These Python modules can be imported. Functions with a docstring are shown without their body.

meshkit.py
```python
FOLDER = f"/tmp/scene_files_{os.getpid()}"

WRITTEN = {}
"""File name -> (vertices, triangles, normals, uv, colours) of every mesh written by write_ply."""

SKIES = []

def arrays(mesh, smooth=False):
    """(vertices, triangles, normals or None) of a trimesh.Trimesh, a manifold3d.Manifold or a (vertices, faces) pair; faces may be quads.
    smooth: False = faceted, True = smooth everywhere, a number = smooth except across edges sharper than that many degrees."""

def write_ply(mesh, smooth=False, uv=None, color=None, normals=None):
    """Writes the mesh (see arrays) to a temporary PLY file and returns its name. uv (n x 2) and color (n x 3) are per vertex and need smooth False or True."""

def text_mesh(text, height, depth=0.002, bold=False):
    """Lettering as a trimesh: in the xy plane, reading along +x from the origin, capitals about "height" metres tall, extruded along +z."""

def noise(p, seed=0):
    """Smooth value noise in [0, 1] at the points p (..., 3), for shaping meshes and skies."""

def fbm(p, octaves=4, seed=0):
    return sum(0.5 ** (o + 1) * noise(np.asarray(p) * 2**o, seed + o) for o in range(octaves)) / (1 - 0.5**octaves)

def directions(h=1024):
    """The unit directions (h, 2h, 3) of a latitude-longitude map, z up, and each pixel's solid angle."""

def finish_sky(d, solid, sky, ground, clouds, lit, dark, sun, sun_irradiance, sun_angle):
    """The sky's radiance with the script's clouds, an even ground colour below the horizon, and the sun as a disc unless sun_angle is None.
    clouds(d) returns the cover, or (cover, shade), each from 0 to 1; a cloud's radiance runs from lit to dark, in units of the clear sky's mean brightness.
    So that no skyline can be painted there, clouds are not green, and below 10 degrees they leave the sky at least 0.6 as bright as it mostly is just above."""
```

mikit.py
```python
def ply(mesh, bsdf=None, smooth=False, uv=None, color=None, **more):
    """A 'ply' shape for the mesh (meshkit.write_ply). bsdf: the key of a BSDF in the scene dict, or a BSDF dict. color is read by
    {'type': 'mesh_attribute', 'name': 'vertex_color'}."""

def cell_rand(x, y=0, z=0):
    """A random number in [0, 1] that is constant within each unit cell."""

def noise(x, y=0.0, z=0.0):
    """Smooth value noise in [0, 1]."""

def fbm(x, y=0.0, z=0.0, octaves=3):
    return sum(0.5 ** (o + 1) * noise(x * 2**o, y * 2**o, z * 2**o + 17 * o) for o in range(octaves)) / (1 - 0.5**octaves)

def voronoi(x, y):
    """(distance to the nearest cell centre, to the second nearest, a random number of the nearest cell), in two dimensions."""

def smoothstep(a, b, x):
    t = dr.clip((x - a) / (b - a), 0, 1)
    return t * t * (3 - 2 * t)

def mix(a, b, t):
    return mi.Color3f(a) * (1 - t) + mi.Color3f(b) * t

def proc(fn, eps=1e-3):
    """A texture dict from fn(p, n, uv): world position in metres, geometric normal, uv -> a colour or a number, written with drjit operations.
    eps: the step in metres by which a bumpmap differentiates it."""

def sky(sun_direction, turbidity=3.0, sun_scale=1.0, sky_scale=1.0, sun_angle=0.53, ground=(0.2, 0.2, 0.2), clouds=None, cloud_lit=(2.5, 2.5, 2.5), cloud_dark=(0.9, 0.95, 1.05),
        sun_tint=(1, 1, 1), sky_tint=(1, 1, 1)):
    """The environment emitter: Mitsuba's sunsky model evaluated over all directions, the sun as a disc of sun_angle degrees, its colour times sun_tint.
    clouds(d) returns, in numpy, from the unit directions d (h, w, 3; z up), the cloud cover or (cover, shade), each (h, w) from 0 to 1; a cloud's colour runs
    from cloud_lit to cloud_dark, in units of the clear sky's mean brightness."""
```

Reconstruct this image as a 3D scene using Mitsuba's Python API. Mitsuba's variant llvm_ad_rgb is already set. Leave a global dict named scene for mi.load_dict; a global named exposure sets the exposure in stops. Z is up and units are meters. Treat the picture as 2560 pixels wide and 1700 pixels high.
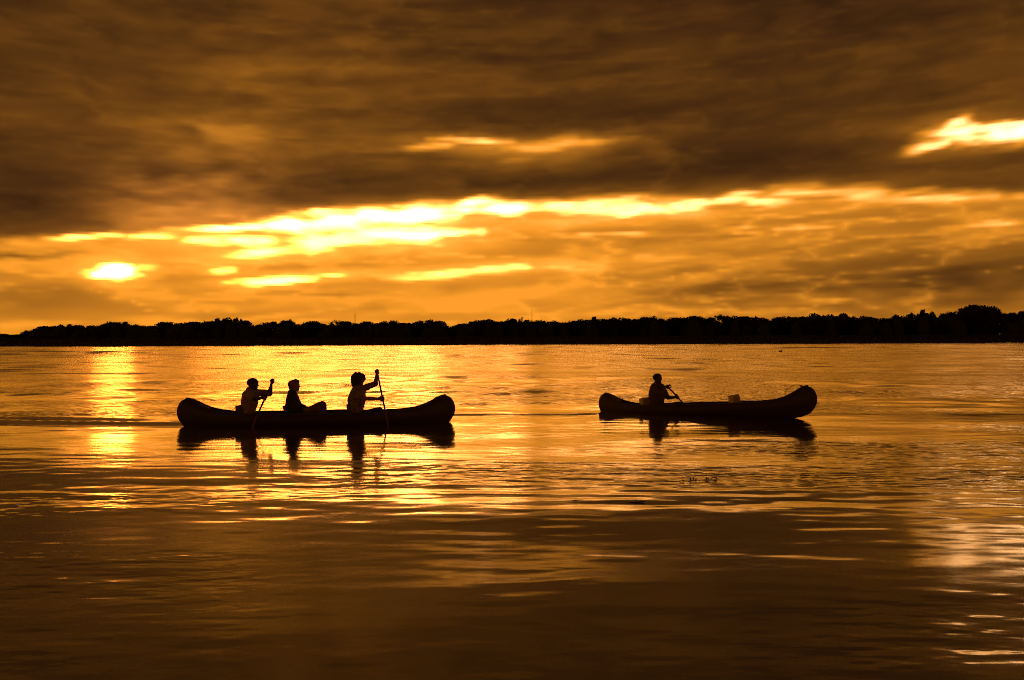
import math
import random

import drjit as dr
import manifold3d as m3
import mitsuba as mi
import numpy as np
import trimesh

import meshkit
import mikit

T = mi.ScalarTransform4f
scene, labels = {"type": "scene"}, {}
rng = np.random.default_rng(7)
random.seed(7)

# ------------------------------------------------------------------ camera, exposure
EYE = 1.55                                      # metres above the lake
ROLL = math.radians(0.22)
scene["camera"] = {"type": "perspective", "fov": 60.0, "fov_axis": "x", "near_clip": 0.1, "far_clip": 9000.0,
                   "to_world": T().look_at(origin=[0, 0, EYE], target=[0, 10, EYE], up=[math.sin(ROLL), 0, math.cos(ROLL)])}
exposure = 4.54

# ------------------------------------------------------------------ sky: sunset behind a broken cloud deck
SUN_AZ, SUN_EL = -22.5, 4.6
SUN = [math.sin(math.radians(SUN_AZ)) * math.cos(math.radians(SUN_EL)), math.cos(math.radians(SUN_AZ)) * math.cos(math.radians(SUN_EL)), math.sin(math.radians(SUN_EL))]


def azel(d):
    """Azimuth from +y towards +x and elevation, in degrees."""
    return np.degrees(np.arctan2(d[..., 0], d[..., 1])), np.degrees(np.arcsin(np.clip(d[..., 2], -1, 1)))


def sst(a, b, x):
    t = np.clip((x - a) / (b - a), 0, 1)
    return t * t * (3 - 2 * t)


# lower edge of the dark cloud deck: azimuth, elevation (degrees); beyond the view it goes on level
DECK_EDGE = np.array([(-180, 6.0), (-60, 6.2), (-32, 5.9), (-29.6, 5.8), (-24, 6.4), (-19, 6.95), (-14.6, 7.25), (-12.8, 8.05), (-11, 8.5),
                      (-5, 8.9), (-1, 9.15), (4, 9.2), (9, 9.05), (13.5, 9.1), (16.5, 9.45), (19, 9.4), (23, 8.95), (28, 8.3), (32, 8.0), (60, 8.0), (180, 6.0)])
# breaks of clear sky: azimuth, elevation, half width, half height, tilt (rise per degree), strength
BREAKS = [(-24.0, 4.2, 1.0, 0.46, 0.06, 4.2), (-22.6, 4.4, 0.8, 0.18, 0.0, 0.4), (-25.2, 4.05, 0.7, 0.22, 0.0, 0.5), (-17.9, 4.3, 0.85, 0.15, 0.06, 0.9), (-14.4, 3.75, 2.7, 0.26, 0.07, 1.0), (-11.6, 4.1, 1.3, 0.13, 0.05, 0.6), (-3.0, 4.35, 5.4, 0.28, 0.05, 0.55), (-6.5, 3.95, 2.2, 0.18, 0.02, 0.45),
          (-25.6, 6.1, 2.6, 0.15, 0.10, 0.65), (-22.0, 6.25, 1.6, 0.20, 0.06, 0.8), (-17.4, 6.95, 3.6, 0.20, 0.07, 1.0), (-16.0, 6.2, 4.2, 0.32, 0.03, 1.1), (-15.6, 5.45, 2.4, 0.32, 0.10, 1.3), (-11.6, 6.3, 3.2, 0.44, 0.10, 1.2),
          (-10.6, 7.5, 4.4, 0.70, 0.07, 1.75), (-6.0, 6.75, 2.6, 0.65, 0.0, 1.4), (-6.5, 7.9, 5.0, 0.60, 0.05, 1.5), (0.2, 8.4, 6.4, 0.52, 0.02, 1.25), (6.4, 8.3, 5.0, 0.36, 0.03, 0.8), (12, 8.5, 4.0, 0.30, 0.05, 0.6), (15.8, 8.45, 1.4, 0.28, 0.0, 0.8), (18.6, 8.85, 5.4, 0.26, -0.05, 0.26), (25, 8.1, 5.2, 0.2, -0.05, 0.2), (7.6, 6.7, 3.4, 0.13, -0.02, 0.24), (28.6, 6.5, 1.8, 0.10, 0.0, 0.14), (16.5, 6.85, 3.6, 0.10, -0.02, 0.10),
          (-2.0, 12.65, 2.7, 0.24, -0.01, 1.1), (-4.6, 12.3, 2.2, 0.24, 0.08, 0.45), (2.6, 12.45, 3.4, 0.5, 0.02, 0.36), (-1.0, 12.2, 4.5, 0.45, 0.0, 0.2), (27.3, 11.75, 1.8, 0.60, 0.05, 1.05), (26.7, 12.25, 0.9, 0.38, 0.3, 0.8), (25.6, 11.2, 1.5, 0.38, 0.25, 0.8), (29.6, 11.5, 2.2, 0.62, 0.0, 0.95)]
# soft swells of tone in the clouds: azimuth, elevation, half width, half height, amount
SWELLS = [(-5.0, 4.2, 15, 3.0, 0.06), (14, 7.3, 14, 1.2, 0.07), (-20.5, 8.9, 4.6, 1.8, 0.27), (-22.3, 7.3, 3.6, 0.8, 0.24), (-18.0, 7.8, 4.2, 0.9, 0.10), (-29.5, 7.6, 3.2, 1.5, -0.10), (-17.0, 11.6, 5.0, 1.8, 0.12), (-17.0, 13.0, 3.6, 0.7, 0.14), (-13, 16.5, 9, 4.0, 0.055), (-16.5, 15.8, 2.5, 1.0, 0.07), (-25.5, 19.0, 1.6, 0.6, 0.05), (0.0, 11.6, 6.5, 0.7, 0.13), (-2.5, 12.5, 6.5, 0.7, 0.13), (5.0, 12.4, 4, 0.9, 0.10), (-8, 11.3, 2.2, 0.5, 0.07), (10.3, 13.3, 2.2, 0.5, 0.07), (26.5, 11.5, 4.2, 1.3, 0.12), (-5, 9.9, 5, 0.4, 0.05), (24, 9.3, 6, 0.5, 0.04),
          (-29.5, 10.5, 4.5, 3.0, -0.08), (-30, 18, 6, 5, -0.06), (20.5, 19.0, 9.5, 4.0, -0.08), (3.0, 14.2, 7.5, 1.0, -0.07), (16, 11.8, 5.0, 1.5, -0.055), (24.5, 10.0, 8, 0.6, -0.06), (7, 20, 5, 3, -0.02), (-12.0, 10.0, 6.0, 0.8, -0.06), (10, 10.6, 5, 0.5, -0.03),
          (-28.5, 2.9, 4.6, 0.75, -0.17), (-29.5, 4.95, 2.6, 0.2, -0.28), (-27.5, 2.0, 6, 0.5, -0.06), (24.0, 3.6, 11, 1.7, -0.29), (10.5, 3.2, 5.5, 0.75, -0.13), (29, 2.5, 9, 1.6, -0.12), (14, 2.2, 6.5, 1.0, -0.1), (26, 6.4, 7, 1.2, -0.06), (13.3, 6.45, 1.9, 0.24, -0.13), (-11, 3.0, 4.0, 0.25, -0.10), (-6, 5.6, 6, 0.7, 0.03), (-24, 4.2, 3.4, 1.1, 0.12), (-21, 1.3, 6, 0.7, 0.03), (-5, 2.3, 9, 1.0, 0.05), (-10.3, 6.6, 1.6, 0.5, -0.12), (12, 1.75, 6, 0.22, 0.12), (20.5, 2.4, 2.5, 0.3, 0.13), (28, 2.0, 2, 0.2, 0.12), (-14, 2.6, 6, 0.12, 0.10)]


def clouds(d):
    az, el = azel(d)
    zz = d[..., 2] + 0.10
    p = np.stack([d[..., 0] / zz, d[..., 1] / zz, np.zeros_like(zz)], -1)          # a cloud layer seen in perspective
    flat = lambda a, e, s: np.stack([az * a + s, el * e - 0.03 * az * e, np.full_like(az, s)], -1)
    wide = meshkit.fbm(p * [0.7, 1.1, 1] + 3.1, 4, 1)
    warp = meshkit.fbm(flat(0.16, 0.5, 7.7), 4, 11) - 0.5
    warp2 = meshkit.fbm(flat(0.5, 1.4, 2.2), 3, 13) - 0.5
    bend = lambda q, s: q + np.stack([warp * s * 1.1 + 0.35 * s * warp2, warp * s + 0.35 * s * warp2, 0 * warp], -1)
    streak = meshkit.fbm(bend(flat(0.10, 1.10, 4.0), 0.9), 4, 21)
    rim = 1 - np.abs(2 * meshkit.fbm(bend(flat(0.085, 0.75, 9.3), 1.1), 3, 31) - 1)
    rim2 = 1 - np.abs(2 * meshkit.fbm(bend(flat(0.16, 1.2, 1.3), 1.2), 3, 33) - 1)
    billow = np.abs(2 * meshkit.fbm(bend(flat(0.22, 0.60, 5.0), 1.3), 4, 61) - 1)
    fine = meshkit.fbm(bend(flat(0.55, 2.1, 3.0), 0.8), 2, 41) - 0.5
    band = meshkit.fbm(flat(0.06, 0.5, 8.0), 3, 51) - 0.5

    edge = np.interp(az, DECK_EDGE[:, 0], DECK_EDGE[:, 1])
    s = el - edge + 0.7 * (streak - 0.5) + 0.45 * fine + 0.5 * warp
    deck = sst(-0.22, 0.2, s)
    far = np.minimum(np.abs(az - SUN_AZ), 360 - np.abs(az - SUN_AZ))              # degrees of azimuth from the sun
    lower = 0.685 - 0.0026 * np.clip(far - 18, 0, 60) + 0.17 * (streak - 0.5) + 0.12 * (rim ** 10 - 0.2) + 0.17 * (rim2 ** 12 - 0.2) + 0.06 * fine + 0.10 * band
    upper = 0.300 - 0.0007 * np.clip(far - 10, 0, 80) - 0.09 * sst(60, 125, far) - 0.03 * sst(15, 25, el) + 0.045 * (rim2 ** 8 - 0.25) + 0.10 * (wide - 0.5) + 0.11 * (streak - 0.5) + 0.14 * band + 0.055 * fine + 0.09 * (billow - 0.25)
    upper = upper + 0.09 * np.exp(-np.maximum(s, 0) / 0.3)
    tone = lower * (1 - deck) + upper * deck
    for a, e, w, h, amount in SWELLS:
        x = az - a + 3.0 * warp + 1.2 * warp2
        y = el - e + 1.2 * warp + 0.7 * warp2
        tone = tone + 0.85 * amount * np.exp(-(x / w) ** 2 - (y / h) ** 2) * (1 + 1.3 * (streak - 0.5) + 0.9 * fine)
    lift = np.zeros_like(tone)
    for a, e, w, h, t, k in BREAKS:
        x = (az - a) / w
        y = (el - e - t * (az - a)) / h
        r = np.sqrt(x * x + y * y) + 1.1 * warp + 1.2 * warp2 + 1.45 * fine + 0.9 * (streak - 0.5)
        lift = np.maximum(lift, k * sst(1.40, 0.1, r) ** 1.25 + 0.08 * np.minimum(k, 1.2) * sst(3.2, 0.9, r))
    cut = meshkit.fbm(bend(flat(0.085, 1.5, 6.6), 1.2), 3, 71)
    lift = lift * (0.58 + 0.52 * np.maximum(sst(0.36, 0.60, cut), lift > 1.9)) * (1 + 0.6 * fine + 0.5 * (streak - 0.5))
    tone = np.clip(tone, 0.12, 0.79) + lift * (1.15 + 0.95 * (1 - deck))
    light = (1.242 * tone) ** 2.2                                                   # relative brightness; 0.83 is sunlit cloud
    lit = 0.91
    from_sun = np.degrees(np.arccos(np.clip(d @ (np.array(SUN) / np.linalg.norm(SUN)), -1, 1)))
    clear = 2.70 * np.interp(from_sun, [0, 3.5, 12.5, 23, 38, 50, 90, 180], [15, 11.5, 8.3, 5.4, 3.2, 1.9, 1.2, 1.0])   # what the open sky gives there
    over = np.clip((light - lit) / np.maximum(clear - lit, 0.2), 0, 1)
    veil = 0.5 * deck * np.exp(-((az + 20) / 9) ** 2 - ((el - 8.0) / 3.2) ** 2)        # thin cloud near the sun: light comes through, redder
    under = np.minimum(light, lit)
    through = veil * under / clear
    cover = 1 - np.maximum(over, through)
    shade = 1 - np.clip((under - np.where(over > through, 0, veil * under)) / lit, 0, 1)
    return cover, shade


SKY = dict(turbidity=3.0, sun_scale=0.0, clouds=clouds, cloud_lit=(0.615, 0.212, 0.0145), cloud_dark=(0.012, 0.0049, 0.0027), sky_tint=(3.6, 1.72, 0.80))
scene["sky_light"] = mikit.sky(SUN, **SKY)


# ------------------------------------------------------------------ helpers
def numbered(name):
    taken = lambda k: k in scene or any(x.startswith(k + "__") for x in scene)
    if not taken(name):
        return name
    n = 1
    while taken(f"{name}_{n:03d}"):
        n += 1
    return f"{name}_{n:03d}"


def obj(name, mesh, bsdf, parent=None, label=None, category=None, group=None, kind=None, smooth=40, to_world=None, **more):
    key = numbered((parent + "__" if parent else "") + name)
    d = mesh if isinstance(mesh, dict) else mikit.ply(mesh, bsdf, smooth=smooth, **more)
    d = dict(d)
    if to_world is not None:
        d["to_world"] = to_world
    scene[key] = d
    tag(key, label, category, group, kind)
    return key


def tag(key, label=None, category=None, group=None, kind=None):
    e = {k: v for k, v in dict(label=label, category=category, group=group, kind=kind).items() if v}
    if e:
        labels[key] = {**labels.get(key, {}), **e}


RESERVED = set()


def thing(name, label, category, group=None):
    key, n = name, 0
    while key in RESERVED:
        n += 1
        key = f"{name}_{n:03d}"
    RESERVED.add(key)
    tag(key, label, category, group)
    return key


def proc(fn, eps=1e-3):
    return mikit.proc(fn, eps)


def rgb(*c):
    return {"type": "rgb", "value": list(c)}


def principled(color, rough=0.6, **k):
    return {"type": "twosided", "b": {"type": "principled", "base_color": color if isinstance(color, dict) else rgb(*color), "roughness": rough, **k}}


def tint(base, var, scale, seed=0.0):
    b = np.asarray(base, float)
    lo, hi = (b * (1 - var)).tolist(), (b * (1 + var)).tolist()
    return proc(lambda p, n, uv: mikit.mix(lo, hi, mikit.fbm(p.x * scale + seed, p.y * scale, p.z * scale, 4)))


scene["mat_hull"] = principled(tint((0.028, 0.007, 0.007), 0.35, 6.0), 0.45)
scene["mat_inside"] = principled(tint((0.08, 0.05, 0.03), 0.3, 9.0), 0.6)
scene["mat_rail"] = principled(tint((0.05, 0.03, 0.02), 0.3, 20.0), 0.45)
scene["mat_seat_dark"] = principled(tint((0.06, 0.03, 0.02), 0.2, 30.0), 0.55)
scene["mat_seat"] = principled(tint((0.62, 0.46, 0.30), 0.1, 30.0), 0.55)
scene["mat_rope"] = principled(tint((0.30, 0.16, 0.07), 0.4, 90.0), 0.9)
scene["mat_skin_dark"] = principled(tint((0.055, 0.028, 0.018), 0.2, 40.0), 0.5)
scene["mat_skin_fair"] = principled(tint((0.24, 0.13, 0.085), 0.15, 40.0), 0.5)
scene["mat_hair"] = principled(tint((0.012, 0.008, 0.006), 0.5, 150.0), 0.6)
scene["mat_hair_fair"] = principled(tint((0.08, 0.045, 0.024), 0.5, 150.0), 0.6)
scene["mat_shirt_pale"] = principled(tint((0.26, 0.19, 0.125), 0.2, 14.0), 0.85)
scene["mat_shirt_check"] = principled(proc(lambda p, n, uv: mikit.mix((0.27, 0.20, 0.13), (0.13, 0.085, 0.055), mikit.smoothstep(0.45, 0.55, mikit.noise(p.x * 45, p.y * 45, p.z * 45)))), 0.85)
scene["mat_shirt_dark"] = principled(tint((0.030, 0.024, 0.026), 0.3, 14.0), 0.9)
scene["mat_shirt_dull"] = principled(tint((0.085, 0.055, 0.05), 0.3, 14.0), 0.9)
scene["mat_trousers"] = principled(tint((0.035, 0.03, 0.028), 0.3, 14.0), 0.9)
scene["mat_trousers_pale"] = principled(tint((0.13, 0.09, 0.06), 0.3, 14.0), 0.9)
scene["mat_paddle"] = principled(tint((0.15, 0.058, 0.022), 0.35, 22.0), 0.4)
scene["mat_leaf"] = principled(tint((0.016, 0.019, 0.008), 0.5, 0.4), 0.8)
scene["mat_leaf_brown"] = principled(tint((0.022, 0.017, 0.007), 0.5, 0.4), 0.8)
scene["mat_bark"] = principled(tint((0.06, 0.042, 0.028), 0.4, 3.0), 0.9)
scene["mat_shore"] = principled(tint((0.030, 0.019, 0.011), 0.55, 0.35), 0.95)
scene["mat_steel"] = principled((0.09, 0.085, 0.08), 0.5)
scene["mat_twig"] = principled(tint((0.03, 0.018, 0.01), 0.4, 40.0), 0.7)
scene["mat_feather"] = principled(tint((0.045, 0.032, 0.02), 0.4, 60.0), 0.8)


def sphere(c, r, n=14):
    return m3.Manifold.sphere(float(r), n).translate([float(x) for x in c])


def bone(a, ra, b, rb, n=14):
    return m3.Manifold.batch_hull([sphere(a, ra, n), sphere(b, rb, n)])


def hull(*balls, n=14):
    return m3.Manifold.batch_hull([sphere(c, r, n) for c, r in balls])


def union(parts):
    return m3.Manifold.batch_boolean(list(parts), m3.OpType.Add)


def to_tri(man):
    m = man.to_mesh()
    return trimesh.Trimesh(np.array(m.vert_properties[:, :3], float), np.array(m.tri_verts), process=False)


def to_man(t):
    return m3.Manifold(m3.Mesh(np.asarray(t.vertices, np.float32), np.asarray(t.faces, np.uint32)))


def smoothed(man, length, rounds=8):
    t = to_tri(man.refine_to_length(length))
    t.merge_vertices()
    trimesh.smoothing.filter_taubin(t, lamb=0.5, nu=0.52, iterations=rounds)
    return t


def wrinkle(t, amount, scale, seed=0, squash=(1, 1, 1)):
    n = t.vertex_normals
    f = meshkit.fbm(np.asarray(t.vertices) * scale * np.array(squash), 3, seed) - 0.5
    t = t.copy()
    t.vertices = t.vertices + n * (f * 2 * amount)[:, None]
    return t


def frame_matrix(pos, yaw=0.0, pitch=0.0):
    """Boat frame: x forward, y to port, z up; yaw from +x anticlockwise, pitch lifts the bow (degrees)."""
    return T().translate(list(pos)).rotate([0, 0, 1], yaw).rotate([0, 1, 0], -pitch)


def np_matrix(tr):
    return np.array(tr.matrix, float).reshape(4, 4)


def tube_mesh(points, radius, sides=8):
    p = np.asarray(points, float)
    t = np.gradient(p, axis=0)
    t /= np.linalg.norm(t, axis=1, keepdims=True) + 1e-12
    a = np.cross(t, np.where(np.abs(t[:, 2:]) < 0.9, [0, 0, 1.0], [1.0, 0, 0]))
    a /= np.linalg.norm(a, axis=1, keepdims=True) + 1e-12
    b = np.cross(t, a)
    ang = np.arange(sides) * 2 * np.pi / sides
    r = np.broadcast_to(radius, (len(p),))[:, None, None]
    v = p[:, None] + r * (np.cos(ang)[None, :, None] * a[:, None] + np.sin(ang)[None, :, None] * b[:, None])
    v = np.vstack([v.reshape(-1, 3), p[:1], p[-1:]])
    n = len(p)
    i, j = np.meshgrid(np.arange(n - 1), np.arange(sides), indexing="ij")
    q = np.stack([i * sides + j, (i + 1) * sides + j, (i + 1) * sides + (j + 1) % sides, i * sides + (j + 1) % sides], -1).reshape(-1, 4)
    f = np.vstack([q[:, [0, 1, 2]], q[:, [0, 2, 3]]])
    k = np.arange(sides)
    f = np.vstack([f, np.stack([np.full(sides, n * sides), k, (k + 1) % sides], -1),
                   np.stack([np.full(sides, n * sides + 1), (n - 1) * sides + (k + 1) % sides, (n - 1) * sides + k], -1)])
    return trimesh.Trimesh(v, f, process=False)


def bez(pts, n=24):
    """A smooth curve through the points."""
    from scipy.interpolate import CubicSpline
    p = np.asarray(pts, float)
    s = np.concatenate([[0], np.cumsum(np.linalg.norm(np.diff(p, axis=0), axis=1))])
    return CubicSpline(s, p)(np.linspace(0, s[-1], n))


def sdir(v):
    v = np.asarray(v, float)
    return v / np.linalg.norm(v)


# ------------------------------------------------------------------ water
def wave_components():
    r = np.random.default_rng(11)
    out = []
    for lo, hi, count, slope, spread in ((5.0, 15.0, 10, 0.006, 0.25), (1.6, 5.0, 12, 0.0095, 0.25), (0.6, 1.6, 26, 0.013, 0.22), (0.20, 0.6, 44, 0.028, 0.30)):
        for _ in range(count):
            lam = math.exp(r.uniform(math.log(lo), math.log(hi)))
            ang = r.normal(0.03, spread)                   # direction of travel away from +y
            k = 2 * math.pi / lam
            out.append((lam, k * math.sin(ang), k * math.cos(ang), slope * math.sqrt(2.0 / count) / k, r.uniform(0, 2 * math.pi)))
    return out


WAVES = wave_components()
WAKES = [   # polylines of low wave ridges left by the canoes: points (x, y), height, width
    ([(-18.0, 18.6), (-10.1, 17.5), (-6.4, 16.85), (-5.9, 16.75)], 0.040, 0.26),
    ([(-18.0, 19.9), (-10.7, 18.5), (-8.6, 18.1), (-7.6, 17.9)], 0.020, 0.22),
    ([(-1.6, 18.55), (0.2, 18.45), (1.2, 18.35), (2.0, 18.6)], 0.026, 0.20),
]


def water_height(x, y, spacing):
    """Height of the lake at world (x, y); waves too short for the local mesh spacing are left to the material."""
    z = np.zeros_like(x)
    patch = meshkit.fbm(np.stack([x * 0.05, y * 0.11, np.zeros_like(x)], -1), 3, 3)
    ruffle = 0.30 + 1.4 * sst(0.36, 0.66, patch)
    swell = 0.75 + 0.5 * meshkit.noise(np.stack([x * 0.03 + 5, y * 0.06, np.zeros_like(x)], -1), 9)
    bend = 0.5 * meshkit.fbm(np.stack([x * 0.12, y * 0.12, np.zeros_like(x)], -1), 2, 5)
    calm = 0.55 + 0.45 * sst(5.5, 11.0, y)
    for lam, kx, ky, a, ph in WAVES:
        w = sst(1.8, 3.6, lam / spacing)
        z += w * a * np.sin(kx * x + ky * (y + bend) + ph) * (swell if lam > 1.6 else ruffle * calm)
    for pts, h, wd in WAKES:
        p = np.asarray(pts)
        yy = np.interp(x, p[:, 0], p[:, 1]) + 0.05 * (meshkit.noise(np.stack([x * 1.3, np.zeros_like(x), np.zeros_like(x)], -1), 4) - 0.5)
        along = sst(p[0, 0] - 1, p[0, 0] + 1, x) * sst(p[-1, 0] + 0.3, p[-1, 0] - 0.1, x)
        q = (y - yy) / wd
        z += h * along * (np.exp(-q * q) - 0.5 * np.exp(-((q - 1.6) ** 2)) - 0.4 * np.exp(-((q + 1.5) ** 2)))
    return z


REACH = 42.0        # from here on the lake is open to the wind and gets its own, flatter-stepped mesh


def fan_faces(n, m, closed):
    i, j = np.meshgrid(np.arange(n - 1), np.arange(m if closed else m - 1), indexing="ij")
    jn = (j + 1) % m
    f = np.stack([i * m + j, i * m + jn, (i + 1) * m + jn, (i + 1) * m + j], -1).reshape(-1, 4)
    return np.vstack([f[:, [0, 1, 2]], f[:, [0, 2, 3]]])


def to_shore(R, A):
    """Radii that reach out to a straight far shore instead of a circle."""
    stretch = 1 / np.maximum(np.cos(A), 0.35)
    return R * (1 + (stretch - 1) * np.clip((R - REACH) / (293.0 - REACH), 0, 1))


def build_water():
    rad = np.concatenate([[0.02, 1.0, 1.8], 1 / np.linspace(1 / 2.6, 1 / (REACH + 0.4), 800)])
    side = np.concatenate([np.linspace(-180, -37, 60), np.linspace(-35, 35, 641), np.linspace(37, 179.0, 60)])
    R, A = np.meshgrid(rad, np.radians(side), indexing="ij")
    x, y = R * np.sin(A), R * np.cos(A)
    sp = np.maximum(np.gradient(R, axis=0), 0.25 * R * math.radians(70 / 640))
    off = np.abs(np.degrees(A)) > 36
    sp = np.where(off, np.maximum(sp, R * 0.05), sp)
    z = water_height(x.ravel(), y.ravel(), sp.ravel()).reshape(x.shape)
    from scipy.ndimage import gaussian_filter
    chop = gaussian_filter(np.random.default_rng(31).normal(size=x.shape), (0.9, 7.0))
    chop = chop / np.std(np.diff(chop, axis=0))
    gust = 0.35 + 1.3 * meshkit.fbm(np.stack([x * 0.06, y * 0.12, 0 * x], -1), 3, 23)
    z += np.where(off, 0, chop * sp * 0.038 * sst(13, 28, y) * gust)
    z = z * (1 - sst(REACH - 6, REACH - 0.3, R)) - 0.002 * (R > REACH)
    return trimesh.Trimesh(np.stack([x, y, z], -1).reshape(-1, 3), fan_faces(*x.shape, True), process=False)


def build_open_reach():
    rad = np.concatenate([np.arange(REACH, 110, 0.45), np.arange(110, 293.5, 1.0)])
    side = np.concatenate([np.linspace(-180, -37, 60), np.linspace(-35, 35, 561), np.linspace(37, 179.0, 60)])
    R, A = np.meshgrid(rad, np.radians(side), indexing="ij")
    step = np.gradient(R, axis=0)
    R = to_shore(R, A)
    x, y = R * np.sin(A), R * np.cos(A)
    from scipy.ndimage import gaussian_filter
    r = np.random.default_rng(37)
    chop = gaussian_filter(r.normal(size=x.shape), (0.8, 6.5))
    chop = chop / np.std(np.diff(chop, axis=0))
    swell = gaussian_filter(r.normal(size=x.shape), (3.0, 24.0))
    swell = swell / np.std(np.diff(swell, axis=0))
    gust = 0.55 + 0.9 * meshkit.fbm(np.stack([x * 0.025, y * 0.05, 0 * x], -1), 3, 23)
    z = (chop * CHOP * (0.8 + 0.2 * sst(45, 110, R)) + swell * 0.010) * step * gust * (1 - 0.6 * sst(200, 290, R)) * sst(REACH, REACH + 3, R)
    z = np.where(np.abs(np.degrees(A)) > 36, 0, z)
    return trimesh.Trimesh(np.stack([x, y, z], -1).reshape(-1, 3), fan_faces(*x.shape, True), process=False)


CHOP = 0.036


def water_rough(p, n, uv):
    # wind roughens the open lake; the water off the near shore is sheltered
    open_ = mikit.smoothstep(14.0, 45.0, p.y)
    patch = mikit.fbm(p.x * 0.06, p.y * 0.16, 0.0, 3)
    return 0.075 + 0.095 * open_ + 0.05 * (patch - 0.5)


def water_sheen(p, n, uv):
    # the unresolved facets that face the viewer make the ruffled lake mirror more of the sky than flat water would
    return 0.25 + 0.68 * mikit.smoothstep(7.0, 26.0, p.y)


def water_alpha(p, n, uv):
    r = water_rough(p, n, uv)
    return r * r


def water_ripple(p, n, uv):
    # fine capillary ripples, in metres of height
    fade = 1 - 0.5 * mikit.smoothstep(25.0, 90.0, p.y)
    patch = mikit.smoothstep(0.40, 0.66, mikit.fbm(p.x * 0.16 + 3.0, p.y * 0.40, 0.0, 3))
    a = mikit.noise(p.x * 2.2 + 0.8 * p.y, p.y * 6.5, 1.0) - 0.5
    b = mikit.noise(p.x * 5.5 - 1.7 * p.y, p.y * 15.0, 5.0) - 0.5
    c = mikit.noise(p.x * 14.0 + 3.0 * p.y, p.y * 34.0, 9.0) - 0.5
    d = mikit.noise(p.x * 0.9 + 0.4 * p.y, p.y * 2.4, 7.0) - 0.5
    near = 0.58 + 0.42 * mikit.smoothstep(5.5, 10.0, p.y)
    return fade * near * (0.0065 * d * mikit.smoothstep(9.0, 22.0, p.y) + 0.0052 * a * (0.35 + 1.2 * patch) + 0.0036 * b * (0.25 + 1.6 * patch) + 0.0012 * c * (0.1 + 1.3 * patch))


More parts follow.
